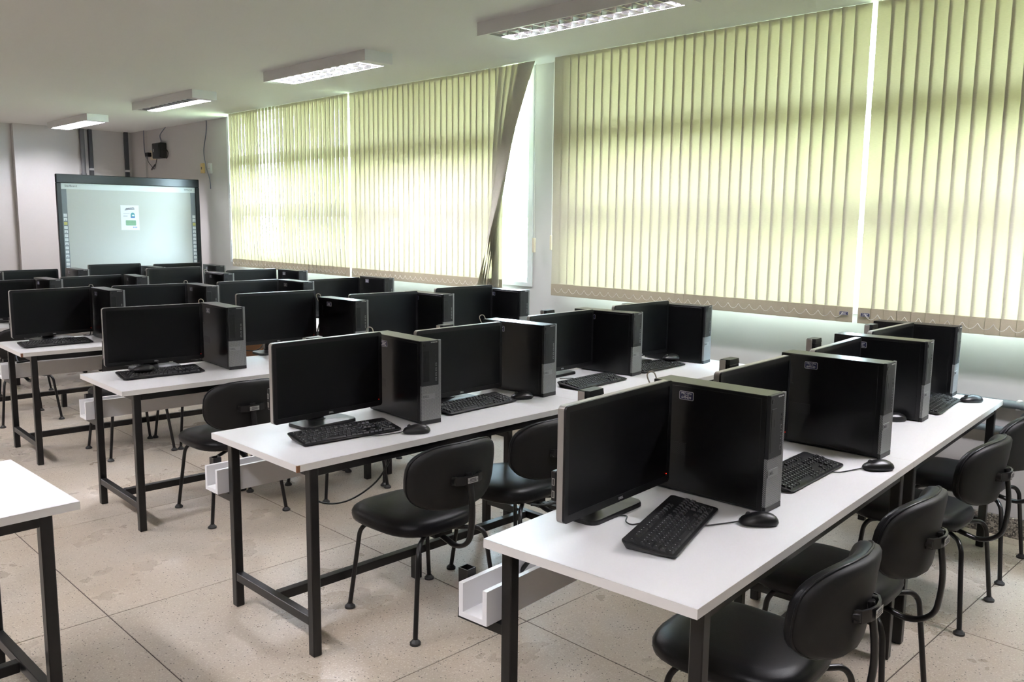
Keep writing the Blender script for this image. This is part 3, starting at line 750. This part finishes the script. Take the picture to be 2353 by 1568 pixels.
b = MB(); b.tube(spline([(.03, .06, .16), (.05, .10, .12), (.06, .16, .05), (.05, .20, .006), (.02, .24, .004)], 5), .0045, 6); b.tube(spline([(-.03, .06, .16), (-.04, .11, .10), (-.03, .18, .03), (-.06, .22, .005), (-.10, .26, .004)], 5), .004, 6)
mo['video_cable'] = b.mesh('video_cable', M['cable'])
def monitor(label, x, y, rz, top, led=False, low=False):
    t = thing('computer_monitor', label, 'monitor', (x, y, HT + .0008), rz, 'widescreen monitors on the desks')
    bs = obj('back_shell', mo['back_shell'], t, (0, 0, top))
    bz = obj('bezel', mo['bezel'], t, (0, 0, top)); obj('screen', mo['screen'], t, (0, 0, top))
    obj('back_cover', mo['back_cover'], bs); obj('mount', mo['mount'], bs); obj('port_block', mo['port_block'], bs)
    obj('lettering', text_mesh('DELL', .0105, M['white_print']), bz, (0, -.0004, -MH + .0105), (D(90), 0, 0))
    if led: obj('standby_light', mo['standby_light'], bz)
    c = obj('stand_column', mo['stand_column'], t)
    if low: c.scale.z = .86
    obj('column_trim', mo['column_trim'], c)
    obj('stand_base', mo['stand_base'], t); obj('video_cable', mo['video_cable'], t)
    return t
MON = {'1.1': (1.941, 1.499, .076, .375), '1.2': (2.772, 1.538, .056, .364), '1.3': (3.57, 1.60, .09, .358), '1.4': (4.305, 1.66, .03, .366), '2.1': (1.936, 3.024, .06, .378),
       '2.2': (2.645, 3.005, .036, .372), '2.3': (3.54, 3.17, .036, .363), '2.4': (4.218, 3.13, .01, .38), '3.1': (1.955, 4.85, -.084, .370), '3.2': (2.775, 4.93, -.03, .402),
       '3.3': (3.52, 4.80, -.06, .369), '3.4': (4.186, 4.72, 0, .387), '4.1': (1.915, 6.49, .11, .367), '4.2': (2.60, 6.49, -.06, .365), '4.3': (3.40, 6.49, .04, .364),
       '4.4': (4.22, 6.49, .06, .350), '5.1': (1.93, 7.87, 0, .346), '5.2': (2.655, 7.87, .15, .358), '5.3': (3.385, 7.87, .12, .41), '5.4': (4.155, 7.87, .03, .368),
       '6.2': (2.53, 9.22, .14, .352), '6.3': (3.34, 9.22, .10, .388), '6.4': (4.0, 9.22, .10, .378)}
for k, (x, y, a, h) in MON.items():
    r, s = int(k[0]), int(k[2])
    monitor('black widescreen monitor, %s in the %s' % (ST[s], ROW[r]), x, y, a, h, low=r > 2, led=k in ('1.1', '1.2', '2.1', '3.1', '3.2', '4.1'))

# ------------------------------------------------------------------ keyboards and mice
KL, KD = .442, .15
def kz(y): return .010 + (y + KD / 2) / KD * .019     # top surface height of the sloped deck
b = MB()
o1 = rrect(KL, KD, .012, 3); o0 = rrect(KL - .03, KD - .022, .01, 3)
b.rings([[(x, y + .004, .0015) for x, y in o0], [(x, y, kz(y) - .005) for x, y in o1], [(x, y, kz(y) - .001) for x, y in o1], [(x * .99, y * .975, kz(y)) for x, y in o1]], smooth=False)
kb_body = b.mesh('keyboard_body', M['plastic'])
kb_feet = MB().box(-.20, -.16, .05, .06, 0, .016).box(.16, .20, .05, .06, 0, .016).box(-.20, .20, -.062, -.056, 0, .004).mesh('keyboard_feet', M['rubber'])
U = .0188
keys = []
x0 = -.2105
ry = [-.0565, -.0375, -.0187, .0, .0190, .0475]
def krow(y, lst, xs=x0, h=.0165):
    x = xs
    for w in lst:
        if w > 0: keys.append((x + w * U / 2, y, w * U - .0022, h))
        x += abs(w) * U
krow(ry[5], [1, -1, 1, 1, 1, 1, -.5, 1, 1, 1, 1, -.5, 1, 1, 1, 1, -.25, 1, 1, 1])
krow(ry[4], [1] * 13 + [2] + [-.25, 1, 1, 1, -.25, 1, 1, 1, 1]); krow(ry[3], [1.5] + [1] * 12 + [1.5, -.25, 1, 1, 1, -.25, 1, 1, 1])
krow(ry[2], [1.75] + [1] * 12 + [1.25, -3.5, 1, 1, 1]); krow(ry[1], [1.25] + [1] * 11 + [2.75, -1.25, 1, -1.25, 1, 1, 1])
krow(ry[0], [1.25, 1.25, 1.25, 5.75, 1.25, 1.25, 1.5, 1.5, -.25, 1, 1, 1, -.25, 2, 1])
keys.append((x0 + 21.5 * U + U / 2 - .0, ry[3] - U / 2 + .0095, U - .0022, .0165 + .0)); 
def one_key(w, h):
    a, bb = w / 2, h / 2; ta, tb = a - .0022, bb - .0026
    vs = [(-a, -bb, 0), (a, -bb, 0), (a, bb, 0), (-a, bb, 0), (-ta, -tb + .0008, .006), (ta, -tb + .0008, .006), (ta, tb + .0008, .0066), (-ta, tb + .0008, .0066)]
    m_ = MB().add(vs, [(0, 1, 5, 4), (1, 2, 6, 5), (2, 3, 7, 6), (3, 0, 4, 7), (4, 5, 6, 7)], 0, False)
    m_.box(-ta * .6, -ta * .6 + .0022, tb * .15, tb * .15 + .003, .0063, .00655, 1)
    return m_
_kc = {}
def key_me(w, h):
    k = (round(w, 4), round(h, 4))
    if k not in _kc: _kc[k] = one_key(*k).mesh('key', [M['key'], M['white_print']])
    return _kc[k]
slope = math.atan2(.019, KD)
allk = MB()
for (x, y, w, h) in keys:
    q = one_key(w, h); allk.cur = 0
    off = len(allk.v); allk.v += [(vx + x, vy + y, vz + kz(y + vy)) for vx, vy, vz in q.v]
    allk.f += [tuple(i + off for i in f) for f in q.f]; allk.mi += q.mi; allk.sm += q.sm
kb_keys = allk.mesh('keys', [M['key'], M['white_print']])
kcord = MB().tube(spline([(-.03, KD / 2 - .004, .020), (-.04, KD / 2 + .03, .008), (-.015, KD / 2 + .06, .004), (.03, KD / 2 + .075, .004), (.02, KD / 2 + .10, .004), (-.03, KD / 2 + .13, .004)], 6), .0022, 6).mesh('keyboard_cord', M['cable'])
def keyboard(label, x, y, rz, single):
    t = thing('keyboard', label, 'keyboard', (x, y, HT + .0008), rz, 'black keyboards on the desks')
    obj('keyboard_body', kb_body, t); obj('keyboard_feet', kb_feet, t); obj('keyboard_cord', kcord, t)
    if single:
        for kx, ky, w, h in keys: obj('key', key_me(w, h), t, (kx, ky, kz(ky) - .0003), (slope, 0, 0))
    else:
        o = obj('keys', kb_keys, t); o['kind'] = 'stuff'
for lab, x, y, a, sg in (('black keyboard set askew at the aisle end of the rearmost desk row', 1.972, 1.335, .305, 1), ('black keyboard between two computers, second in the rearmost desk row', 2.736, 1.345, .065, 1),
                         ('black keyboard by the window wall in the rearmost desk row', 4.311, 1.452, .11, 0), ('black keyboard at the aisle end of the second desk row', 1.902, 2.868, -.079, 1),
                         ('black keyboard second from the aisle in the second desk row', 2.655, 2.93, .045, 1), ('black keyboard third from the aisle in the second desk row', 3.52, 2.93, .06, 0),
                         ('black keyboard with a mouse on it beside the window wall', 4.19, 3.005, .03, 0), ('black keyboard with a mouse on it, aisle end of the third desk row', 1.916, 4.70, -.058, 0),
                         ('black keyboard at the aisle end of the fourth desk row', 1.863, 6.30, .039, 0)):
    keyboard(lab, x, y, a, sg)
def mouse_meshes():
    n = 24; b = MB(); prof = [(0, .0), (.75, .0), (.92, .002), (1.0, .009), (.97, .016), (.88, .0235), (.72, .0295), (.5, .034), (.25, .0362), (.03, .037)]
    o = se(.064, .114, 2.5, n)
    b.rings([[(x * max(s, .02), y * max(s, .02) - (1 - s) * .006 * (z > .01), z * (1 - .14 * (y * s / .057) * (y * s > 0) * 1.6)) for x, y in o] for s, z in prof])
    me = b.mesh('mouse_shell', M['plastic'])
    w = MB().cyl((-.004, .030, .0285), .008, .008, 14, axis='x').mesh('scroll_wheel', M['rubber'])
    seam = MB().tube([(0, .052, .0185), (0, .045, .0245), (0, .02, .0335), (0, .005, .0362)], .0007, 4).mesh('button_seam', M['keywell'])
    c = MB().tube(spline([(0, .056, .008), (0, .075, .004), (-.012, .11, .003), (-.03, .16, .003), (-.02, .20, .003)], 6), .002, 6).mesh('mouse_cord', M['cable'])
    return me, w, seam, c
mm = mouse_meshes()
def mouse(label, x, y, rz, z=0.0, cord_=True):
    t = thing('computer_mouse', label, 'mouse', (x, y, HT + .0008 + z), rz, 'black mice on the desks')
    obj('mouse_shell', mm[0], t); obj('scroll_wheel', mm[1], t); obj('button_seam', mm[2], t)
    if cord_: obj('mouse_cord', mm[3], t)
mouse('black mouse beside the askew keyboard in the rearmost desk row', 2.19, 1.19, .75)
mouse('black mouse before the second computer of the rearmost desk row', 3.012, 1.185, .9)
mouse('black mouse half hidden by the second computer, rearmost desk row', 3.84, 1.46, .7)
mouse('black mouse near the window end of the rearmost desk', 4.555, 1.36, .9)
mouse('black mouse at the aisle end computer of the second desk row', 2.135, 2.705, 1.0)
mouse('black mouse beside the second computer of the second desk row', 2.945, 2.90, 1.1)
mouse('black mouse lying on the keyboard beside the window wall', 4.37, 3.02, 1.2, .0295, False)
mouse('black mouse lying on the keyboard of the third desk row', 1.83, 4.715, 1.4, .0285, False)

# ------------------------------------------------------------------ interactive whiteboard
BX0, BX1, BZ1, BZ0, BY = 3.180, 4.818, 2.090, .80, 10.40
wb_ = thing('whiteboard', 'large interactive whiteboard in a black frame at the front of the room', 'whiteboard', (BX0, BY, 0))
BW = BX1 - BX0
b = MB(); b.box(0, BW, 0, .045, BZ1 - .098, BZ1, c=.006); b.box(0, .048, .0, .045, BZ0, BZ1 - .098, c=.004); b.box(BW - .048, BW, 0, .045, BZ0, BZ1 - .098, c=.004); b.box(0, BW, 0, .045, BZ0 - .06, BZ0, c=.004)
obj('board_frame', b.mesh('board_frame', M['boardframe']), wb_)
wbs = obj('writing_surface', MB().box(.048, BW - .048, .022, .042, BZ0, BZ1 - .098).mesh('writing_surface', M['boardwhite']), wb_)
hd = obj('header_strip', MB().box(.048, BW - .048, .020, .022, BZ1 - .165, BZ1 - .098).mesh('header_strip', M['boardtop']), wb_)
obj('lettering', text_mesh('StarBoard', .032, M['dark_print']), hd, (.155, .0195, BZ1 - .130), (D(90), 0, 0)); obj('lettering', text_mesh('HITACHI', .025, M['dark_print']), hd, (BW - .135, .0195, BZ1 - .130), (D(90), 0, 0))
for sx, x in ((0, .048), (1, BW - .048 - .058)):
    st = obj('icon_strip', MB().box(x, x + .058, .0195, .022, BZ0, BZ1 - .165).mesh('icon_strip', M['boardgrey']), wb_)
    for k in range(17):
        z = 1.635 - k * .0455
        if z < BZ0 + .03: break
        blue = k > 13 + 0 * sx
        cur = MB().box(x + .014, x + .050, .0185, .0195, z - .017, z + .017, 0)
        cur.obox((x + .022, .0182, z - .009), (x + .042, .0182, z + .010), .0006, .006, 1, up=(0, 1, 0))
        if k % 3 == 1: cur.box(x + .024, x + .040, .0178, .0185, z - .012, z - .006, 1)
        mk = {2: M['iconyellow'], 9: M['iconred'], 11: M['icongreen'], 12: M['iconred']}.get(k, M['icongrey'])
        obj('icon_button', cur.mesh('icon_button', [M['blue'] if blue else (M['iconyellow'] if k == 2 else M['iconwhite']), M['iconwhite'] if blue else mk]), st)
b = MB()
for x in (.25, BW - .25):
    b.box(x - .02, x + .02, .046, .086, .05, BZ1 - .15); b.box(x - .025, x + .025, -.25, .35, .03, .07)
b.box(.25, BW - .25, .05, .082, .25, .29)
obj('floor_stand', b.mesh('floor_stand', M['boardframe']), wb_)
PX0, PX1, PZ0, PZ1 = 3.865, 4.075, 1.472, 1.760
p = thing('poster', 'small white paper notice with a green panel stuck on the whiteboard', 'poster', (PX0, BY + .0215, PZ0))
pw, ph = PX1 - PX0, PZ1 - PZ0
obj('sheet', MB().box(0, pw, -.0012, 0, 0, ph).mesh('sheet', M['paper']), p)
b = MB(); b.prism([(x, y) for x, y in rrect(.118, .062, .008, 3, .112, .083)], 0, .0008)
b.v = [(x, -.0012 - z, y) for x, y, z in b.v]; obj('green_panel', b.mesh('green_panel', M['green']), p)
b = MB(); ol = [(.137 + .025 * math.cos(PI * k / 12), .172 + .032 * math.sin(PI * k / 12)) for k in range(13)] + [(.112, .146), (.162, .146)]
b.prism(ol, 0, .0008, 0); b.prism([(.114, .140), (.160, .140), (.160, .154), (.114, .154)], .0008, .0012, 1); b.prism([(.137 + .015 * math.cos(2 * PI * k / 10) + .004, .170 + .009 * math.sin(2 * PI * k / 10)) for k in range(10)], .0008, .0012, 2)
b.v = [(x, -.0012 - z, y) for x, y, z in b.v]; obj('emblem', b.mesh('emblem', [M['teal'], M['blue'], M['paper']]), p)
b = MB()
for zz, xa, n, hh in ((.243, .058, 13, .010), (.228, .048, 15, .010)):
    for q in range(n): b.box(xa + q * .0075, xa + q * .0075 + .006, -.002, -.0012, zz + q * .0009, zz + q * .0009 + hh * (1 if q % 3 else .75))
for zz, n in ((.188, 9), (.165, 6), (.157, 6)):
    for q in range(n): b.box(.03 + q * .008, .03 + q * .008 + .005, -.0016, -.0012, zz, zz + .003)
for q in range(4): b.box(.135 + q * .013, .135 + q * .013 + .008, -.0016, -.0012, .026, .038, 1)
obj('lettering', b.mesh('lettering', [M['dark_print'], M['blue']]), p)

# ------------------------------------------------------------------ wall fittings
def vpipe(name, label, x, y, z0, z1, r, m, bands=(), square=False):
    t = thing(name, label, 'conduit', (x, y, z0))
    bb = MB().box(-r, r, -r, r, 0, z1 - z0, c=.004) if square else MB().tube([(0, 0, 0), (0, 0, z1 - z0)], r, 14)
    obj('duct', bb.mesh('duct', m), t)
    for z in bands:
        q = MB().box(-r * 1.1, r * 1.1, -r * 1.12, r, z - z0 - .015, z - z0 + .015, c=.002) if square else MB().cyl((0, 0, z - z0 - .02), r * 1.22, .05, 14)
        obj('coupling', q.mesh('coupling', M['alu'] if square else m), t)
vpipe('cable_conduit', 'light grey round conduit running down the front wall', 4.215, YF - .032, .9, HC, .03, M['conduit'], (2.18,))
vpipe('cable_conduit', 'dark square conduit beside the grey pipe on the front wall', 4.318, YF - .026, .9, HC, .025, M['conduitdark'], (2.27,), True)
vpipe('cable_conduit', 'dark square conduit in the corner by the window wall', 4.80, YF - .026, .9, HC, .025, M['conduitdark'], (2.27,), True)
def hpipe(label, z, y0, y1, r):
    t = thing('wall_pipe', label, 'pipe', (XW - r - .004, y0, z))
    obj('pipe', MB().tube([(0, 0, 0), (0, y1 - y0, 0)], r, 12).mesh('pipe', M['pipe']), t)
    for k in range(4):
        yy = .2 + k * (y1 - y0 - .4) / 3
        obj('clip', MB().box(-r * .6, r + .004, yy - .01, yy + .01, -r * 1.15, r * 1.15, c=.002).mesh('clip', M['alu']), t)
hpipe('upper grey pipe along the window wall behind the rearmost desk', .705, -1.5, 2.7, .022)
hpipe('lower grey pipe along the window wall behind the rearmost desk', .565, -1.5, 2.7, .018)
t = thing('network_box', 'black network box hung on the window wall with cables', 'router', (XW, 11.62, 2.405))
obj('box_body', MB().box(-.10, -.008, -.13, .13, 0, .20, c=.008).mesh('box_body', M['plastic']), t)
obj('box_front', MB().box(-.112, -.10, -.115, .05, .015, .185, c=.003).mesh('box_front', M['plastic2']), t)
obj('box_label', MB().box(-.104, -.100, .07, .085, .085, .125).mesh('box_label', M['white_print']), t)
obj('wall_hook', MB().box(-.02, 0, -.04, .04, .16, .19).mesh('wall_hook', M['steel']), t)
obj('box_cable', MB().tube(spline([(-.05, -.13, .10), (-.05, -.20, .11), (-.03, -.22, .06), (-.03, -.17, .0), (-.03, -.12, .01)], 6), .006, 6).mesh('box_cable', M['cable']), t)
t = thing('power_adapter', 'small black power adapter plugged into the white wall socket', 'adapter', (XW, 11.99, 2.445))
obj('adapter_body', MB().box(-.075, -.022, -.03, .065, 0, .055, c=.004).mesh('adapter_body', M['plastic']), t)
obj('adapter_cord', MB().tube(spline([(-.05, .04, 0), (-.04, .05, -.06), (-.03, -.02, -.12), (-.03, -.12, -.17), (-.03, -.18, -.10), (-.03, -.22, -.03)], 6), .004, 6).mesh('adapter_cord', M['cable']), t)
obj('cord_bundle', MB().tube(spline([(-.03, -.03, -.17), (-.035, -.09, -.145), (-.03, -.16, -.11), (-.04, -.16, -.125), (-.035, -.09, -.16), (-.03, -.03, -.175)], 4), .009, 6).mesh('cord_bundle', M['cable']), t)
t = thing('wall_socket', 'white wall socket beneath the black network box', 'socket', (XW, 11.86, 2.40))
obj('socket_plate', MB().box(-.022, 0, -.04, .16, .0, .13, c=.004).mesh('socket_plate', M['cream']), t)
obj('socket_hole', MB().box(-.024, -.022, -.02, .02, .05, .08).mesh('socket_hole', M['keywell']), t)
t = thing('wall_socket', 'yellowed wall socket on the window wall near the whiteboard', 'socket', (XW, 10.44, 2.175))
obj('socket_plate', MB().box(-.03, 0, -.035, .035, 0, .12, c=.004).mesh('socket_plate', M['yellowed']), t)
obj('socket_hole', MB().box(-.032, -.03, -.01, .01, .045, .075).mesh('socket_hole', M['dark_print']), t)
t = thing('wall_socket', 'white blank box beside the yellowed wall socket', 'socket', (XW, 10.24, 2.16))
obj('socket_plate', MB().box(-.028, 0, -.035, .035, 0, .13, c=.004).mesh('socket_plate', M['alu']), t)
obj('socket_screw', MB().cyl((-.028, 0, .065), .006, -.002, 8, axis='x').mesh('socket_screw', M['greyplate']), t)
def wire(label, pts):
    P = [Vector(q) for q in pts]
    tag(obj('hanging_cable', MB().tube(spline([q - P[0] for q in P], 6), .0055, 6).mesh('hanging_cable', M['cableblue']), None, P[0]), label, 'cable')
wire('thin blue cable hanging from the ceiling to the power adapter', [(XW - .035, 12.16, HC), (XW - .036, 12.17, 2.62), (XW - .036, 12.14, 2.47), (XW - .036, 12.09, 2.43)])
wire('thin blue cable running from the ceiling to the network box', [(XW - .01, 11.50, HC), (XW - .01, 11.68, 2.72), (XW - .012, 11.66, 2.64), (XW - .04, 11.60, 2.60)])
wire('loose blue cable dangling from the ceiling past the sockets', [(XW - .012, 10.30, HC), (XW - .012, 10.32, 2.66), (XW - .012, 10.40, 2.44), (XW - .035, 10.30, 2.24), (XW - .04, 10.21, 2.10), (XW - .012, 10.25, 1.98)])
# loose cables under the desks
def loose(label, pts, r=.0045, m='cable'):
    P = [Vector(q) for q in pts]
    tag(obj('loose_cable', MB().tube(spline([q - P[0] for q in P], 7), r, 6).mesh('loose_cable', M[m]), None, P[0]), label, 'cable')
loose('black cable drooping below the trough of the second desk row', [(1.98, 3.30, .484), (2.05, 3.34, .33), (2.22, 3.36, .28), (2.40, 3.36, .34), (2.48, 3.32, .484)])
loose('thick black cable hanging behind the rearmost desk', [(1.86, 1.80, .60), (1.84, 1.74, .70), (1.83, 1.70, .66), (1.80, 1.80, .50), (1.84, 1.80, .51)], .007)

loose('black cable bundle lying along the trough of the fourth desk row', [(1.72, 6.70, .59), (1.9, 6.715, .60), (2.1, 6.70, .595), (2.35, 6.69, .60), (2.6, 6.69, .592)], .008)
loose('blue cable dropping from the fourth desk into its trough', [(1.70, 6.64, .70), (1.715, 6.69, .66), (1.73, 6.715, .60), (1.79, 6.72, .52)], .004, 'cableblue')
